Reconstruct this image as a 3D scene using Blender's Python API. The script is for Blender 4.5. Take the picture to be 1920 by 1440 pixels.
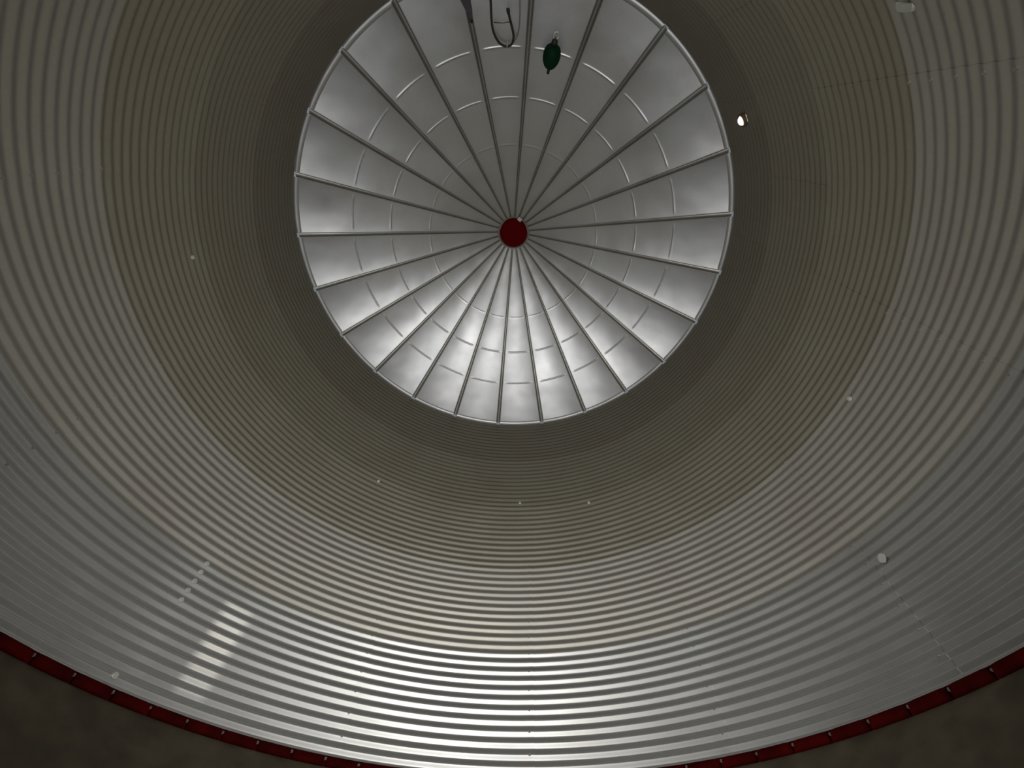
import bpy, bmesh, math, random
from mathutils import Vector, Matrix
random.seed(7)
for o in list(bpy.data.objects):
    bpy.data.objects.remove(o)
sc = bpy.context.scene
COL = sc.collection
PI = math.pi
S = 2.57            # inner radius of the bin in metres; drawing units below are radii
Z0 = 2.0            # camera height above the ground
CAMX, CAMY = 0.031997, -0.491333


def W(x, y, z):
    return Vector((x * S, y * S, z * S + Z0))


def cyl(phi_deg, r, z):
    a = math.radians(phi_deg)
    return W(r * math.cos(a), r * math.sin(a), z)


# ------------------------------------------------------------------ camera
cam = bpy.data.cameras.new('camera')
cam.sensor_fit = 'HORIZONTAL'
cam.sensor_width = 36.0
cam.lens = 36.0 * 780.466 / 1920.0
cam.clip_start = 0.01
cob = bpy.data.objects.new('camera', cam)
COL.objects.link(cob)
fw = Vector((0.0, 0.517917, 0.855431))
rt = Vector((0.998865, -0.040739, 0.024665))
dn = Vector((0.047624, 0.854460, -0.517330))
rot = Matrix((rt, -dn, -fw)).transposed()
cob.matrix_world = Matrix.Translation(W(CAMX, CAMY, 0)) @ rot.to_4x4()
sc.camera = cob

# ------------------------------------------------------------------ light and exposure
world = bpy.data.worlds.new('world')
sc.world = world
world.use_nodes = True
world.node_tree.nodes['Background'].inputs[0].default_value = (0.55, 0.6, 0.7, 1)
world.node_tree.nodes['Background'].inputs[1].default_value = 0.3

sc.view_settings.view_transform = 'Standard'
sc.view_settings.look = 'None'
sc.view_settings.exposure = 0.0
sc.view_settings.gamma = 1.0
sc.view_settings.use_curve_mapping = False


def lamp(name, kind, loc, energy, color, **kw):
    L = bpy.data.lights.new(name, kind)
    L.energy = energy
    L.color = color
    for k, v in kw.items():
        setattr(L, k, v)
    ob = bpy.data.objects.new(name, L)
    ob.location = loc
    COL.objects.link(ob)
    return ob


# the photographer's flash beside the lens
flash = lamp('flash_lamp', 'SPOT', W(CAMX, CAMY, 0) + rt * 0.035 - dn * 0.01 - fw * 0.01,
             400, (1.0, 0.985, 0.96), shadow_soft_size=0.012, spot_size=math.radians(135), spot_blend=1.0)
flash.rotation_euler = cob.matrix_world.to_euler()


def aim(ob, target, roll=0.0):
    d = (target - ob.location).normalized()
    q = d.to_track_quat('-Z', 'Y')
    ob.rotation_euler = (q.to_matrix().to_4x4() @ Matrix.Rotation(roll, 4, 'Z')).to_euler()


# added lamp behind a made-up hopper slot, streaking the lower left of the wall
SHAFT_T = cyl(135.4, 1.0, 0.556)
SLOT_ROLL = 0.0
SHAFT_H = W(0.676, -0.202, 0.087)
SHAFT_DIR = (SHAFT_H - SHAFT_T).normalized()
beam = lamp('streak_lamp', 'SPOT', SHAFT_H + SHAFT_DIR * 1.2, 105, (1.0, 0.95, 0.88),
            shadow_soft_size=0.010, spot_size=math.radians(16), spot_blend=0.2)
aim(beam, SHAFT_T)


# ------------------------------------------------------------------ materials
def new_mat(name):
    m = bpy.data.materials.new(name)
    m.use_nodes = True
    nt = m.node_tree
    return m, nt, nt.nodes['Principled BSDF']


def metal(name, base, rough, metallic=0.85, mottle=0.10, bump=0.0, bump_scale=3.0, rough_var=0.06):
    m, nt, b = new_mat(name)
    geo = nt.nodes.new('ShaderNodeNewGeometry')
    n1 = nt.nodes.new('ShaderNodeTexNoise')
    n1.inputs['Scale'].default_value = 2.3
    n1.inputs['Detail'].default_value = 5
    nt.links.new(geo.outputs['Position'], n1.inputs['Vector'])
    v1 = nt.nodes.new('ShaderNodeTexVoronoi')          # zinc spangle
    v1.inputs['Scale'].default_value = 55
    nt.links.new(geo.outputs['Position'], v1.inputs['Vector'])
    mix = nt.nodes.new('ShaderNodeMix')
    mix.data_type = 'RGBA'
    lo = [c * (1 - mottle) * t for c, t in zip(base, (1.03, 0.985, 0.96))]
    hi = [min(1, c * (1 + mottle) * t) for c, t in zip(base, (0.98, 1.01, 1.0))]
    mix.inputs[6].default_value = (*lo, 1)
    mix.inputs[7].default_value = (*hi, 1)
    add = nt.nodes.new('ShaderNodeMath')
    add.operation = 'MULTIPLY_ADD'
    sep = nt.nodes.new('ShaderNodeSeparateColor')
    nt.links.new(v1.outputs['Color'], sep.inputs[0])
    nt.links.new(sep.outputs[0], add.inputs[0])
    add.inputs[1].default_value = 0.35
    nt.links.new(n1.outputs['Fac'], add.inputs[2])
    nt.links.new(add.outputs[0], mix.inputs[0])
    nt.links.new(mix.outputs[2], b.inputs['Base Color'])
    b.inputs['Metallic'].default_value = metallic
    mr = nt.nodes.new('ShaderNodeMapRange')
    mr.inputs[1].default_value = 0.3
    mr.inputs[2].default_value = 0.7
    mr.inputs[3].default_value = rough - rough_var
    mr.inputs[4].default_value = rough + rough_var
    nt.links.new(n1.outputs['Fac'], mr.inputs[0])
    nt.links.new(mr.outputs[0], b.inputs['Roughness'])
    if bump:
        n2 = nt.nodes.new('ShaderNodeTexNoise')
        n2.inputs['Scale'].default_value = bump_scale
        n2.inputs['Detail'].default_value = 1.5
        nt.links.new(geo.outputs['Position'], n2.inputs['Vector'])
        bp = nt.nodes.new('ShaderNodeBump')
        bp.inputs['Strength'].default_value = 1.0
        bp.inputs['Distance'].default_value = bump
        nt.links.new(n2.outputs['Fac'], bp.inputs['Height'])
        nt.links.new(bp.outputs[0], b.inputs['Normal'])
    return m


def paint(name, base, rough=0.5, metallic=0.0, mottle=0.3, scale=8.0, bump=0.0, spec=0.5):
    m, nt, b = new_mat(name)
    geo = nt.nodes.new('ShaderNodeNewGeometry')
    n1 = nt.nodes.new('ShaderNodeTexNoise')
    n1.inputs['Scale'].default_value = scale
    n1.inputs['Detail'].default_value = 6
    nt.links.new(geo.outputs['Position'], n1.inputs['Vector'])
    r = nt.nodes.new('ShaderNodeValToRGB')
    r.color_ramp.elements[0].position = 0.3
    r.color_ramp.elements[1].position = 0.7
    r.color_ramp.elements[0].color = (*[c * (1 - mottle) for c in base], 1)
    r.color_ramp.elements[1].color = (*[c * (1 + mottle) for c in base], 1)
    nt.links.new(n1.outputs['Fac'], r.inputs[0])
    nt.links.new(r.outputs[0], b.inputs['Base Color'])
    b.inputs['Roughness'].default_value = rough
    b.inputs['Metallic'].default_value = metallic
    b.inputs['Specular IOR Level'].default_value = spec
    if bump:
        bp = nt.nodes.new('ShaderNodeBump')
        bp.inputs['Distance'].default_value = bump
        nt.links.new(n1.outputs['Fac'], bp.inputs['Height'])
        nt.links.new(bp.outputs[0], b.inputs['Normal'])
    return m


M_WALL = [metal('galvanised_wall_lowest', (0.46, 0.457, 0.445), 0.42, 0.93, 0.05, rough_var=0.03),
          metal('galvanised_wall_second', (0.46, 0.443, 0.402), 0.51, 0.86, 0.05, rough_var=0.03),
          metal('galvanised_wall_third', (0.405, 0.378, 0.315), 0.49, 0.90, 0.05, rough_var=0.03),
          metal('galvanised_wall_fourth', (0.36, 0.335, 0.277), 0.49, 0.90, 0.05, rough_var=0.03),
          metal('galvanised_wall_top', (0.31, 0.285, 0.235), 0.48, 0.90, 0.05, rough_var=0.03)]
M_ROOF = metal('galvanised_roof', (0.46, 0.465, 0.48), 0.45, 0.99, 0.05, bump=0.019, bump_scale=1.7, rough_var=0.03)
M_RIB = metal('shaded_galvanised_rib', (0.37, 0.365, 0.35), 0.42)  # darker than the panels: shade inside the groove put into the base colour
M_BOLT = metal('zinc_bolt', (0.72, 0.71, 0.67), 0.42, metallic=0.6)
M_DULL = metal('dull_zinc_bolt', (0.20, 0.17, 0.15), 0.5, metallic=0.5)
M_RED = paint('red_ring_paint', (0.052, 0.0012, 0.001), 0.8, mottle=0.45, spec=0.06)
M_CAP = paint('red_cap_paint', (0.085, 0.0006, 0.0012), 0.85, mottle=0.1, spec=0.04)
M_HOPPER = paint('dusty_brown_hopper', (0.098, 0.080, 0.050), 0.8, mottle=0.35, scale=5)
M_GREEN = paint('dark_green_plastic', (0.0008, 0.024, 0.009), 0.7, mottle=0.15, spec=0.15)
M_CABLE = paint('dark_cable', (0.020, 0.018, 0.013), 0.6)
M_PALE = paint('pale_chip', (0.42, 0.43, 0.38), 0.7, mottle=0.1)
M_LENS, _nt, _b = new_mat('daylight_pane')
_b.inputs['Base Color'].default_value = (1, 1, 1, 1)
_b.inputs['Emission Color'].default_value = (1.0, 0.93, 0.85, 1)
_b.inputs['Emission Strength'].default_value = 2.0


# ------------------------------------------------------------------ helpers
def mesh_of(name, verts, faces, smooth=True):
    me = bpy.data.meshes.new(name)
    me.from_pydata([tuple(v) for v in verts], [], faces)
    me.validate()
    if smooth:
        for p in me.polygons:
            p.use_smooth = True
    return me


def link(name, me, mat=None, parent=None, loc=None, rotz=0.0):
    ob = bpy.data.objects.new(name, me)
    COL.objects.link(ob)
    if mat is not None:
        if me is not None and not me.materials:
            me.materials.append(None)
        ob.material_slots[0].link = 'OBJECT'
        ob.material_slots[0].material = mat
    if parent is not None:
        ob.parent = parent
    if loc is not None:
        ob.location = loc
    ob.rotation_euler = (0, 0, rotz)
    return ob


def empty(name, loc):
    ob = bpy.data.objects.new(name, None)
    ob.empty_display_size = 0.2
    ob.location = loc
    COL.objects.link(ob)
    return ob


def tag(ob, label, cat, group=None):
    ob['label'] = label
    ob['category'] = cat
    if group:
        ob['group'] = group
    return ob


def grid(rows):
    """faces for a list of equal-length rows of points"""
    n = len(rows[0])
    verts = [p for r in rows for p in r]
    faces = []
    for i in range(len(rows) - 1):
        for j in range(n - 1):
            a = i * n + j
            faces.append((a, a + 1, a + n + 1, a + n))
    return verts, faces


def tube(pts, radius, seg=8):
    """closed tube along a polyline"""
    verts, faces = [], []
    n = len(pts)
    up = Vector((0.3, 0.2, 1)).normalized()
    for i, p in enumerate(pts):
        d = (pts[min(i + 1, n - 1)] - pts[max(i - 1, 0)]).normalized()
        a = d.cross(up)
        if a.length < 1e-3:
            a = d.cross(Vector((1, 0, 0)))
        a.normalize()
        b = d.cross(a)
        rr = radius[i] if isinstance(radius, (list, tuple)) else radius
        for k in range(seg):
            t = 2 * PI * k / seg
            verts.append(p + a * (rr * math.cos(t)) + b * (rr * math.sin(t)))
    for i in range(n - 1):
        for k in range(seg):
            k2 = (k + 1) % seg
            faces.append((i * seg + k, i * seg + k2, (i + 1) * seg + k2, (i + 1) * seg + k))
    faces.append(tuple(range(seg - 1, -1, -1)))
    faces.append(tuple((n - 1) * seg + k for k in range(seg)))
    return verts, faces


def lathe(profile, seg=32, cap0=True, cap1=True):
    verts, faces = [], []
    n = len(profile)
    for r, z in profile:
        for k in range(seg):
            t = 2 * PI * k / seg
            verts.append((r * math.cos(t), r * math.sin(t), z))
    for i in range(n - 1):
        for k in range(seg):
            k2 = (k + 1) % seg
            faces.append((i * seg + k, i * seg + k2, (i + 1) * seg + k2, (i + 1) * seg + k))
    if cap0:
        faces.append(tuple(range(seg - 1, -1, -1)))
    if cap1:
        faces.append(tuple((n - 1) * seg + k for k in range(seg)))
    return verts, faces


def smooth_path(pts, k=6):
    """Catmull-Rom through points"""
    out = []
    n = len(pts)
    for i in range(n - 1):
        p0, p1, p2, p3 = pts[max(i - 1, 0)], pts[i], pts[i + 1], pts[min(i + 2, n - 1)]
        for j in range(k):
            t = j / k
            out.append(0.5 * ((2 * p1) + (p2 - p0) * t + (2 * p0 - 5 * p1 + 4 * p2 - p3) * t * t
                              + (3 * p1 - p0 - 3 * p2 + p3) * t ** 3))
    out.append(pts[-1])
    return out


# ------------------------------------------------------------------ corrugated wall
ZB, ZE, ZA = 0.412955, 1.989612, 2.464900
PITCH = (ZE - ZB) / 60.0
AMP = PITCH * 0.086
RINGS, COLS, PER = 5, 12, 12
RING_H = PER * PITCH
STEP = 360.0 / COLS
LAP = 1.6          # degrees of overlap between neighbouring sheets


def corrugation(zz):
    # straight flanks joined by rounded crests
    return math.asin(0.95 * math.sin(2 * PI * zz / PITCH)) / math.asin(0.95)


def sheet_mesh():
    nz, na = PER * 14, 22
    rows = []
    for i in range(-4, nz + 1):
        zz = PITCH * i / 14.0
        row = []
        for j in range(na + 1):
            f = j / na
            # denser towards the ends, where the sheet flattens and laps
            ang = (STEP + LAP) * f - LAP
            lap = 0.0003 * (f - 0.5) * 2           # one end lies over the neighbour
            flat = 0.0
            if f < 0.10:
                flat = 0.0005 * ((0.10 - f) / 0.10) ** 2
            r = 1.0 + AMP * corrugation(zz) + lap - flat
            if i < 0:
                r -= 0.0006
            a = math.radians(ang)
            row.append(Vector((r * S * math.cos(a), r * S * math.sin(a), zz * S)))
        rows.append(row)
    v, f = grid(rows)
    # folded edges give the sheet its thickness; own vertices keep them crisp
    k0 = 1.0006
    for edge in ([r[0] for r in rows], [r[-1] for r in rows], rows[0]):
        v2, f2 = grid([edge, [Vector((p.x * k0, p.y * k0, p.z)) for p in edge]])
        f += [tuple(q + len(v) for q in t) for t in f2]
        v += v2
    return mesh_of('wall_sheet', v, f)


def bolt_mesh(rad, h):
    """hex head on a round washer, axis along -x (pointing to the bin's axis)"""
    verts, faces = [], []

    def ring(n, r, x, off=0.0):
        s = len(verts)
        for k in range(n):
            t = 2 * PI * k / n + off
            verts.append((x, r * math.cos(t), r * math.sin(t)))
        return s
    a = ring(12, rad * 1.25, 0.002)
    b = ring(12, rad * 1.2, -h * 0.3)
    for k in range(12):
        k2 = (k + 1) % 12
        faces.append((a + k, a + k2, b + k2, b + k))
    faces.append(tuple(b + k for k in range(12)))
    c = ring(6, rad * 0.8, -h * 0.3)
    d = ring(6, rad * 0.74, -h)
    for k in range(6):
        k2 = (k + 1) % 6
        faces.append((c + k, c + k2, d + k2, d + k))
    faces.append(tuple(d + k for k in range(6)))
    return mesh_of('bolt', verts, faces, smooth=False)


wall = empty('wall_around', (0, 0, Z0 + ZB * S))
wall['kind'] = 'structure'
SHEET = sheet_mesh()
SHEET.materials.append(None)
BOLT = bolt_mesh(0.0075, 0.007)
BOLT.materials.append(None)
BOLT_BIG = bolt_mesh(0.014, 0.016)
BOLT_BIG.materials.append(None)
PHASE = 83.3
sheets = {}
for k in range(RINGS):
    for c in range(COLS):
        off = PHASE + c * STEP + (15.0 if k in (3,) else 0.0)
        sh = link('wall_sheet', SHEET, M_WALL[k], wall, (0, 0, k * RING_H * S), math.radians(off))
        tilt = random.uniform(-0.0022, 0.0022)
        sh.rotation_euler = (0, 0, math.radians(off))
        sheets[(k, c)] = sh
        # bolts up the seam, one on every second crest (crests stand into the bin at 3/4 pitch)
        if k < 2 and (k, c) not in ((0, 2),):
            for q in range(1, PER, 2):
                zz = PITCH * (q + 0.75)
                a = math.radians(-LAP * 0.5)
                rr = (1 - AMP - 0.0008) * S
                b = link('bolt', BOLT, M_WALL[k], sh, (rr * math.cos(a), rr * math.sin(a), zz * S), a)

# larger pale bolts, some standing in for daylight through empty bolt holes: (azimuth, corrugation)
for phi, cn in ((143.9, 11.75), (143.9, 10.75), (143.85, 9.75), (143.85, 8.75), (143.8, 7.75), (6.7, 22.75), (186.5, 33.75),
                (122.3, 34.75), (66.3, 34.75), (84.5, 36.75), (144.9, 0.75)):
    k = int(cn // PER)
    rel = (phi - (PHASE + (15.0 if k == 3 else 0))) % 360
    c = int(rel // STEP)
    sh = sheets[(k, c)]
    a = math.radians(rel - c * STEP)
    rr = (1 - AMP - 0.0012) * S
    b = link('bolt', BOLT_BIG, M_BOLT, sh, (rr * math.cos(a), rr * math.sin(a), (cn - k * PER) * PITCH * S), a)
    b['label'] = 'large pale bolt head or daylight spot'

# ------------------------------------------------------------------ red ring at the foot of the wall
ring = empty('trim_1', (0, 0, Z0 + (ZB - 0.0215) * S))
ring.scale = (1, 1, 0.80)
ring['kind'] = 'structure'
NSEG = 72


def ring_segment():
    # rounded flange section (radius, height) swept over a little less than 5 degrees
    prof = [(1.004, 0.027), (0.992, 0.0262), (0.9885, 0.0235), (0.9875, 0.014), (0.9885, 0.004), (0.9915, 0.0008), (1.004, 0.0)]
    rows = []
    w = math.radians(360.0 / NSEG) * 0.925
    for j in range(7):
        a = w * (j / 6.0 - 0.5)
        pull = 0.0025 if j in (0, 6) else 0.0
        rows.append([Vector(((r + pull) * S * math.cos(a), (r + pull) * S * math.sin(a), z * S)) for r, z in prof])
    v, f = grid(rows)
    n = len(prof)
    f.append(tuple(range(n)))
    f.append(tuple(6 * n + i for i in range(n - 1, -1, -1)))
    return mesh_of('ring_segment', v, f)


SEG = ring_segment()
SEG.materials.append(None)
back = [(1.0005, -0.002), (0.9990, 0.0), (0.9985, 0.0275), (1.0005, 0.029)]
v, f = lathe([(r * S, z * S) for r, z in back], 144, False, False)
link('backing_strip', mesh_of('backing_strip', v, f), M_RED, ring, (0, 0, 0))
for i in range(NSEG):
    phi = 143.85 + 2.5 + i * 5.0
    link('ring_segment', SEG, M_RED, ring, (0, 0, 0), math.radians(phi))
    a = math.radians(phi - 2.5)
    link('bolt', BOLT, M_DULL, ring, (0.9965 * S * math.cos(a), 0.9955 * S * math.sin(a), 0.0185 * S), a)

# ------------------------------------------------------------------ hopper (the floor of the bin)
prof = [(1.0005, ZB - 0.020)]
for i in range(0, 25):
    r = 0.997 - i * (0.997 - 0.10) / 24
    prof.append((r, ZB - 0.0217 - (0.997 - r)))
inner = [(r * S, z * S + Z0) for r, z in prof]
outer = [(r + 0.02, z - 0.012) for r, z in reversed(inner)]
v, f = lathe(inner + outer, 144, False, False)
n = len(inner) + len(outer)
f += [(k + (n - 1) * 144, (k + 1) % 144 + (n - 1) * 144, (k + 1) % 144, k) for k in range(144)]   # closed shell
hop = mesh_of('hopper_shell', v, f)
bm = bmesh.new()
bm.from_mesh(hop)
bmesh.ops.recalc_face_normals(bm, faces=bm.faces)
bm.to_mesh(hop)
bm.free()
shell = link('hopper_shell', hop)
bm = bmesh.new()
bmesh.ops.create_cube(bm, size=1.0)
bmesh.ops.scale(bm, vec=(0.040, 0.118, 0.9), verts=bm.verts)
me = bpy.data.meshes.new('slot')
bm.to_mesh(me)
bm.free()
cutter = link('slot', me)  # invented opening, cut to shape the added lamp's streak
q = (-SHAFT_DIR).to_track_quat('-Z', 'Y').to_matrix().to_4x4()
cutter.matrix_world = Matrix.Translation(SHAFT_H) @ q @ Matrix.Rotation(math.radians(SLOT_ROLL), 4, 'Z')
bo = shell.modifiers.new('slot', 'BOOLEAN')
bo.operation = 'DIFFERENCE'
bo.solver = 'EXACT'
bo.object = cutter
bpy.context.view_layer.update()
me = bpy.data.meshes.new_from_object(shell.evaluated_get(bpy.context.evaluated_depsgraph_get()))
bpy.data.objects.remove(cutter)
bpy.data.objects.remove(shell)
me.materials.clear()
me.name = 'floor'
fl = link('floor', me, M_HOPPER)
for p in me.polygons:
    p.use_smooth = False
v, f = lathe([(0.001, 0.0), (0.10 * S + 0.03, 0.0), (0.10 * S + 0.03, -0.03), (0.001, -0.03)], 48, False, False)
link('outlet_gate', mesh_of('outlet_gate', v, f, False), M_HOPPER, fl, (0, 0, inner[-1][1] - 0.012))
fl['kind'] = 'structure'

# ------------------------------------------------------------------ roof
ceil = empty('ceiling', (0, 0, Z0))
ceil['kind'] = 'structure'
NP = 24
RIB_PHASE = -57.7249
ZA = ZE + (ZA - ZE) / 0.92          # the lid sits a little below the true peak of the cone
SLOPE = ZA - ZE


def zr(r):
    return ZA - SLOPE * r


NRM_R = SLOPE / math.hypot(1, SLOPE)      # outward normal of the roof cone: (radial, up)
NRM_Z = 1 / math.hypot(1, SLOPE)
BEADS = (0.778, 0.617, 0.437)


def groove(r):
    return 0.0034 + 0.0080 * r


def bow(r):
    return 0.015 * (r - 0.08) * (1 - r)


def roof_pt(r, t_ang, h):
    """point on the cone at radius r, azimuth t_ang (rad), lifted h along the outward normal"""
    rr = r + h * NRM_R
    return Vector((rr * S * math.cos(t_ang), rr * S * math.sin(t_ang), (zr(r) + h * NRM_Z) * S))


def roof_panel():
    rs = set()
    r = 0.080
    while r < 0.985:
        rs.add(round(r, 4))
        r += 0.035
    rs.add(0.985)
    bw = 0.0052
    for b in BEADS:
        rs = {q for q in rs if abs(q - b) > bw * 1.6}
        for s in (-1.5, -1, -0.75, -0.5, -0.25, 0, 0.25, 0.5, 0.75, 1, 1.5):
            rs.add(round(b + s * bw, 5))
    rs = sorted(rs)
    vs = [-1, -0.96, -0.88, -0.80, -0.72, -0.55, -0.36, -0.18, 0, 0.18, 0.36, 0.55, 0.72, 0.80, 0.88, 0.96, 1]
    rows = []
    for r in rs:
        half = math.radians(7.5) - groove(r) / r
        row = []
        for q in vs:
            h = 0.0065 * r * (1 - q * q) + bow(r)   # sheet bows up between the ribs and from peak to eave
            for b in BEADS:
                d = (r - b) / bw
                if abs(d) < 1:
                    e = max(0.0, min(1.0, (0.84 - abs(q)) / 0.10))
                    h -= (0.00145 if b > 0.5 else 0.0007) * (0.5 + 0.5 * math.cos(PI * d)) * e   # pressed cross bead
            row.append(roof_pt(r, q * half, h))
        rows.append(row)
    v, f = grid(rows)
    return mesh_of('roof_panel', v, f)


def roof_rib():
    rows = []
    for i in range(25):
        r = 0.080 + (0.992 - 0.080) * i / 24
        g = groove(r)
        dp = 0.010 + 0.020 * r
        sec = [(-g - 0.002, -0.0003), (-g, -0.0012), (-g * 0.90, -0.0008), (-g * 0.82, 0.002), (-g * 0.22, dp),
               (g * 0.22, dp), (g * 0.82, 0.002), (g * 0.90, -0.0008), (g, -0.0012), (g + 0.002, -0.0003)]
        row = []
        for t, h in sec:
            row.append(roof_pt(r, t / r, h + bow(r)))
        rows.append(row)
    v, f = grid(rows)
    return mesh_of('roof_rib', v, f)


def eave_strip():
    rows = []
    for j in range(13):
        a = (math.radians(7.5) - 0.011) * (j / 6.0 - 1)
        rows.append([Vector((r * S * math.cos(a), r * S * math.sin(a), z * S)) for r, z in
                     ((0.981, zr(0.981) + 0.001), (0.984, zr(0.984) - 0.0022), (0.9965, ZE - 0.0045), (0.9985, ZE - 0.003),
                      (0.9985, ZE + 0.006))])
    v, f = grid(rows)
    return mesh_of('eave_strip', v, f)


PANEL, RIB, STRIP = roof_panel(), roof_rib(), eave_strip()
for m in (PANEL, RIB, STRIP):
    m.materials.append(None)
for i in range(NP):
    a = math.radians(RIB_PHASE + i * 15.0)
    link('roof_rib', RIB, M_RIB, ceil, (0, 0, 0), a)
    link('roof_panel', PANEL, M_ROOF, ceil, (0, 0, 0), a + math.radians(7.5))
    link('eave_strip', STRIP, M_ROOF, ceil, (0, 0, 0), a + math.radians(7.5))
# collar round the opening at the peak
v, f = lathe([(0.088 * S, (zr(0.088) - 0.0015) * S), (0.080 * S, (zr(0.080) - 0.002) * S), (0.0785 * S, (zr(0.08) + 0.02) * S),
              (0.080 * S, (zr(0.08) + 0.022) * S)], 64, False, False)
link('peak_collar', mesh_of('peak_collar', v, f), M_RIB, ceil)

# ------------------------------------------------------------------ red lid over the peak
zl = zr(0.08) + 0.012
lid = empty('hatch_lid', W(0, 0, zl))
tag(lid, 'round dark red lid closing the hole at the peak of the roof', 'lid')
v, f = lathe([(0.0, 0.012 * S), (0.05 * S, 0.010 * S), (0.078 * S, 0.002 * S), (0.0782 * S, -0.004 * S), (0.0765 * S, -0.004 * S),
              (0.074 * S, 0.0 * S), (0.045 * S, 0.004 * S), (0.0005, 0.0055 * S)], 48, False, False)
link('lid_disc', mesh_of('lid_disc', v, f), M_CAP, lid, (0, 0, 0))
# small white block on the rim of the opening
a = math.radians(-67.6)
bm = bmesh.new()
bmesh.ops.create_cube(bm, size=1.0)
bmesh.ops.scale(bm, vec=(0.058, 0.050, 0.012), verts=bm.verts)
bmesh.ops.bevel(bm, geom=bm.edges[:], offset=0.003, segments=1, affect='EDGES')
me = bpy.data.meshes.new('lid_block')
bm.to_mesh(me)
bm.free()
me.materials.append(None)
cl = link('lid_block', me, M_PALE, lid, (0.082 * S * math.cos(a), 0.082 * S * math.sin(a), -0.021 * S), math.radians(35))
cl['label'] = 'small white block at the lid rim'

# ------------------------------------------------------------------ things hanging below the roof


def under(phi, r, drop):
    return cyl(phi, r, zr(r)) - Vector((NRM_R * math.cos(math.radians(phi)), NRM_R * math.sin(math.radians(phi)), NRM_Z)) * drop


loop = empty('looped_cable', under(-94.6, 0.788, 0.03))
tag(loop, 'thin dark cable bent into a U under the roof panels above the red lid', 'cable')
base = Vector(loop.location)
main_pts = [under(p, r, 0.03) - base for p, r in
            ((-97.12, 0.985), (-97.12, 0.942), (-97.17, 0.908), (-97.36, 0.874), (-97.4, 0.841), (-96.92, 0.817), (-95.91, 0.797),
             (-94.45, 0.786), (-93.07, 0.786), (-92.15, 0.795), (-91.85, 0.8145), (-92.27, 0.838), (-92.79, 0.861), (-93.14, 0.8806))]
path = smooth_path(main_pts, 5)
v, f = tube(path, 0.0115, 8)
link('cable', mesh_of('cable', v, f), M_CABLE, loop, (0, 0, 0))
v, f = tube(smooth_path([under(p, r, 0.022) - base for p, r in
                         ((-92.7, 0.789), (-91.7, 0.797), (-90.9, 0.812), (-90.4, 0.836), (-90.3, 0.875), (-90.4, 0.91), (-90.4, 0.985))], 5),
            0.0065, 6)
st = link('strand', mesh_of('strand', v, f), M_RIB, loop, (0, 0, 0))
st['label'] = 'thin grey strand'
v, f = tube([under(-93.05, 0.872, 0.028) - base, under(-93.16, 0.8815, 0.03) - base, under(-93.2, 0.888, 0.03) - base], [0.012, 0.019, 0.016], 8)
link('cable_end', mesh_of('cable_end', v, f), M_CABLE, loop, (0, 0, 0))
v, f = tube([under(-96.9, 0.852, 0.012) - base, under(-94.6, 0.848, 0.012) - base, under(-92.3, 0.852, 0.012) - base], 0.0055, 6)
link('cross_wire', mesh_of('cross_wire', v, f), M_DULL, loop, (0, 0, 0))
# cable clip holding the bend to the roof
v, f = tube([under(-93.7, 0.782, -0.004) - base, under(-93.7, 0.784, 0.045) - base, under(-93.7, 0.792, 0.045) - base,
             under(-93.7, 0.794, -0.004) - base], 0.006, 6)
link('clip', mesh_of('clip', v, f), M_BOLT, loop, (0, 0, 0))

# dark green bulb held flat against the roof sheet, metal ring at its lower end
gtop = under(-80.45, 0.738, 0.06)
grn = empty('green_bulb', gtop)
tag(grn, 'dark green oval bulb with a metal tip against the roof right of the looped cable', 'bulb')
ga = math.radians(-80.45)
down = (under(-80.45, 0.80, 0.075) - under(-80.45, 0.742, 0.055)).normalized()
grn.scale = (1.32, 1.32, 1.28)
grn.rotation_euler = Vector((0, 0, -1)).rotation_difference(down).to_euler()
v, f = tube([Vector((0, 0, 0.04)), Vector((0, 0, 0.01)), Vector((0, 0, -0.03))], 0.012, 8)
link('stem', mesh_of('stem', v, f), M_CABLE, grn, (0, 0, 0))
prof = [(0.0005, 0.0), (0.030, -0.003), (0.044, -0.016), (0.060, -0.045), (0.067, -0.075), (0.068, -0.10), (0.064, -0.125),
        (0.052, -0.150), (0.030, -0.166), (0.0005, -0.168)]
v, f = lathe(prof, 20, False, False)
link('body', mesh_of('body', v, f), M_GREEN, grn, (0, 0, 0.0))
v, f = lathe([(0.0005, 0.0), (0.022, 0.0), (0.024, -0.02), (0.018, -0.045), (0.0005, -0.048)], 14, False, False)
link('collar', mesh_of('collar', v, f), M_CABLE, grn, (0, 0, -0.163))
v, f = tube([Vector((0.020 * math.sin(t), 0, -0.026 * math.cos(t))) for t in [2 * PI * i / 16 for i in range(17)]], 0.007, 8)
tp = link('eyelet', mesh_of('eyelet', v, f), M_BOLT, grn, (0, 0, -0.228))
tp['label'] = 'shiny metal eyelet'

# dark strap beside the cable, hanging down the rib towards the eave
sb = under(-102.4, 0.866, 0.01)
strap = empty('hanging_strap', sb)
tag(strap, 'short dark strap fixed over a roof rib left of the looped cable', 'strap')
rows = []
for phi, r, w in ((-102.4, 0.872, 0.010), (-102.42, 0.880, 0.018), (-102.5, 0.895, 0.030), (-102.75, 0.915, 0.042), (-102.8, 0.94, 0.06),
                  (-102.8, 0.965, 0.06)):
    aa = math.radians(phi)
    tv = Vector((-math.sin(aa), math.cos(aa), 0))
    c = under(phi, r, 0.030)
    up = Vector((NRM_R * math.cos(aa), NRM_R * math.sin(aa), NRM_Z))
    rows.append([c - tv * w - sb, c + tv * w - sb, c + tv * w + up * 0.008 - sb, c - tv * w + up * 0.008 - sb, c - tv * w - sb])
v, f = grid(rows)
f.append((0, 1, 2, 3))
f.append((25, 28, 27, 26))
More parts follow.
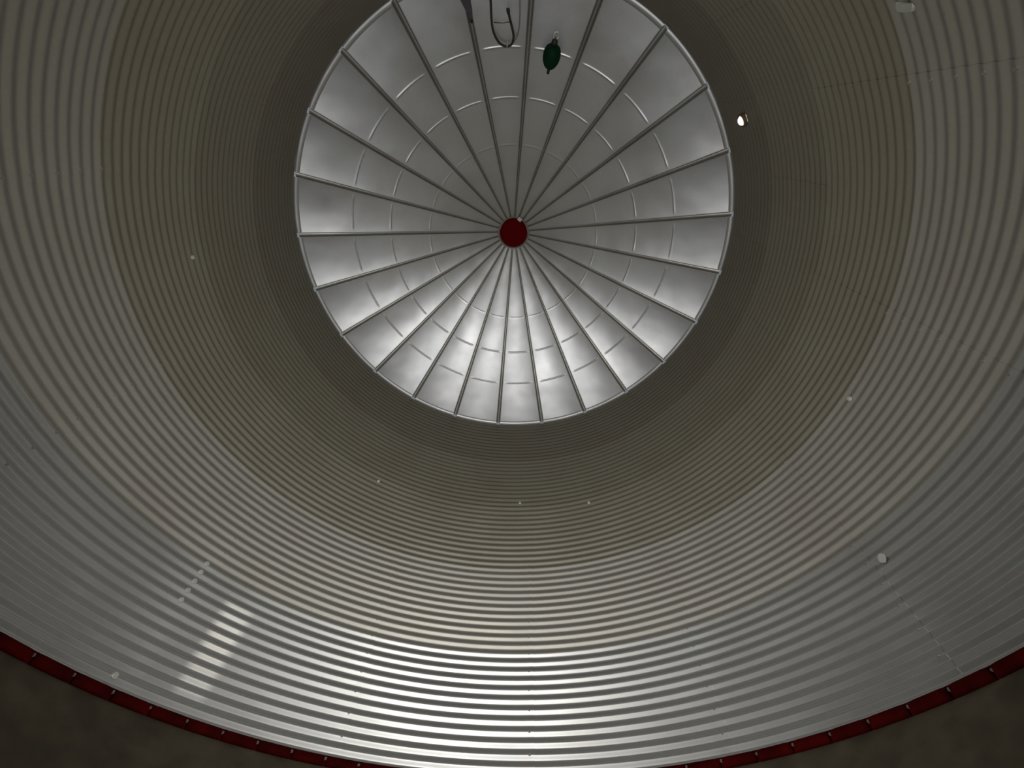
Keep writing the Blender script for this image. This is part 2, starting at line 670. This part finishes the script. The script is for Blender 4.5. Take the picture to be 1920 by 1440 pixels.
link('webbing', mesh_of('webbing', v, f, False), paint('strap_cloth', (0.060, 0.056, 0.064), 0.8), strap, (0, 0, 0))
v, f = tube([under(-102.4, 0.868, 0.045) - sb, under(-102.4, 0.868, -0.004) - sb], [0.014, 0.011], 10)
link('rivet', mesh_of('rivet', v, f), M_CABLE, strap, (0, 0, 0))

# ------------------------------------------------------------------ bright hole high on the right of the wall
hp, hz = -34.4, 1.802
ha = math.radians(hp)
hole = empty('light_hole', cyl(hp, 0.9965, hz))
hole.rotation_euler = (0, 0, ha)
tag(hole, 'small round hole glowing with daylight high in the right wall beside the roof edge', 'hole')


def ring_x(r0, r1, x0, x1, seg=20):
    verts, faces = [], []
    for r, x in ((r1, 0.006), (r1, x1), (r0, x1), (r0, 0.004)):
        for k in range(seg):
            t = 2 * PI * k / seg
            verts.append((x, r * math.cos(t), r * math.sin(t)))
    for i in range(3):
        for k in range(seg):
            k2 = (k + 1) % seg
            faces.append((i * seg + k, i * seg + k2, (i + 1) * seg + k2, (i + 1) * seg + k))
    return verts, faces


v, f = ring_x(0.042, 0.060, 0, -0.022)
link('rim', mesh_of('rim', v, f), paint('hole_rim_rust', (0.10, 0.055, 0.03), 0.7), hole, (0, 0, 0))
# shallow bulging pane of the plug in the hole
v, f = [], []
for i in range(6):
    t = i / 5 * PI / 2
    for k in range(20):
        v.append((-0.014 - 0.034 * math.cos(t) * 1.0, 0.042 * math.sin(t) * math.cos(2 * PI * k / 20), 0.042 * math.sin(t) * math.sin(2 * PI * k / 20)))
for i in range(5):
    for k in range(20):
        k2 = (k + 1) % 20
        f.append((i * 20 + k, i * 20 + k2, (i + 1) * 20 + k2, (i + 1) * 20 + k))
link('pane', mesh_of('pane', v, f), M_LENS, hole, (0, 0, 0))


# ------------------------------------------------------------------ pale scraps stuck to the wall
def scrap(name, phi, z, w, h, lean, label):
    """irregular thin chip with thickness, lying on the crests of the wall"""
    aa = math.radians(phi)
    ob_root = cyl(phi, 1 - AMP - 0.0016, z)
    rnd = random.Random(name + str(phi))
    n = 8
    verts = []
    for x in (-0.004, 0.004):
        for k in range(n):
            t = 2 * PI * k / n
            q = 1 + rnd.uniform(-0.18, 0.12)
            yy, zz = w * 0.5 * math.copysign(abs(math.cos(t)) ** 0.35, math.cos(t)) * q, h * 0.5 * math.copysign(abs(math.sin(t)) ** 0.35, math.sin(t)) * q
            verts.append((x, yy * math.cos(lean) - zz * math.sin(lean), yy * math.sin(lean) + zz * math.cos(lean)))
    faces = [tuple(range(n)), tuple(range(2 * n - 1, n - 1, -1))]
    for k in range(n):
        k2 = (k + 1) % n
        faces.append((k, n + k, n + k2, k2))
    ob = link(name, mesh_of(name, verts, faces, False), M_PALE, None, ob_root, aa)
    tag(ob, label, 'scrap', 'pale scraps on the wall')


scrap('paper_scrap', 20.2, 0.657, 0.042, 0.058, 0.5, 'pale square scrap stuck to the lower right wall above the red ring')
scrap('paper_scrap', -45.4, 1.0, 0.045, 0.10, 0.25, 'pale narrow scrap stuck to the wall at the upper right edge of the view')
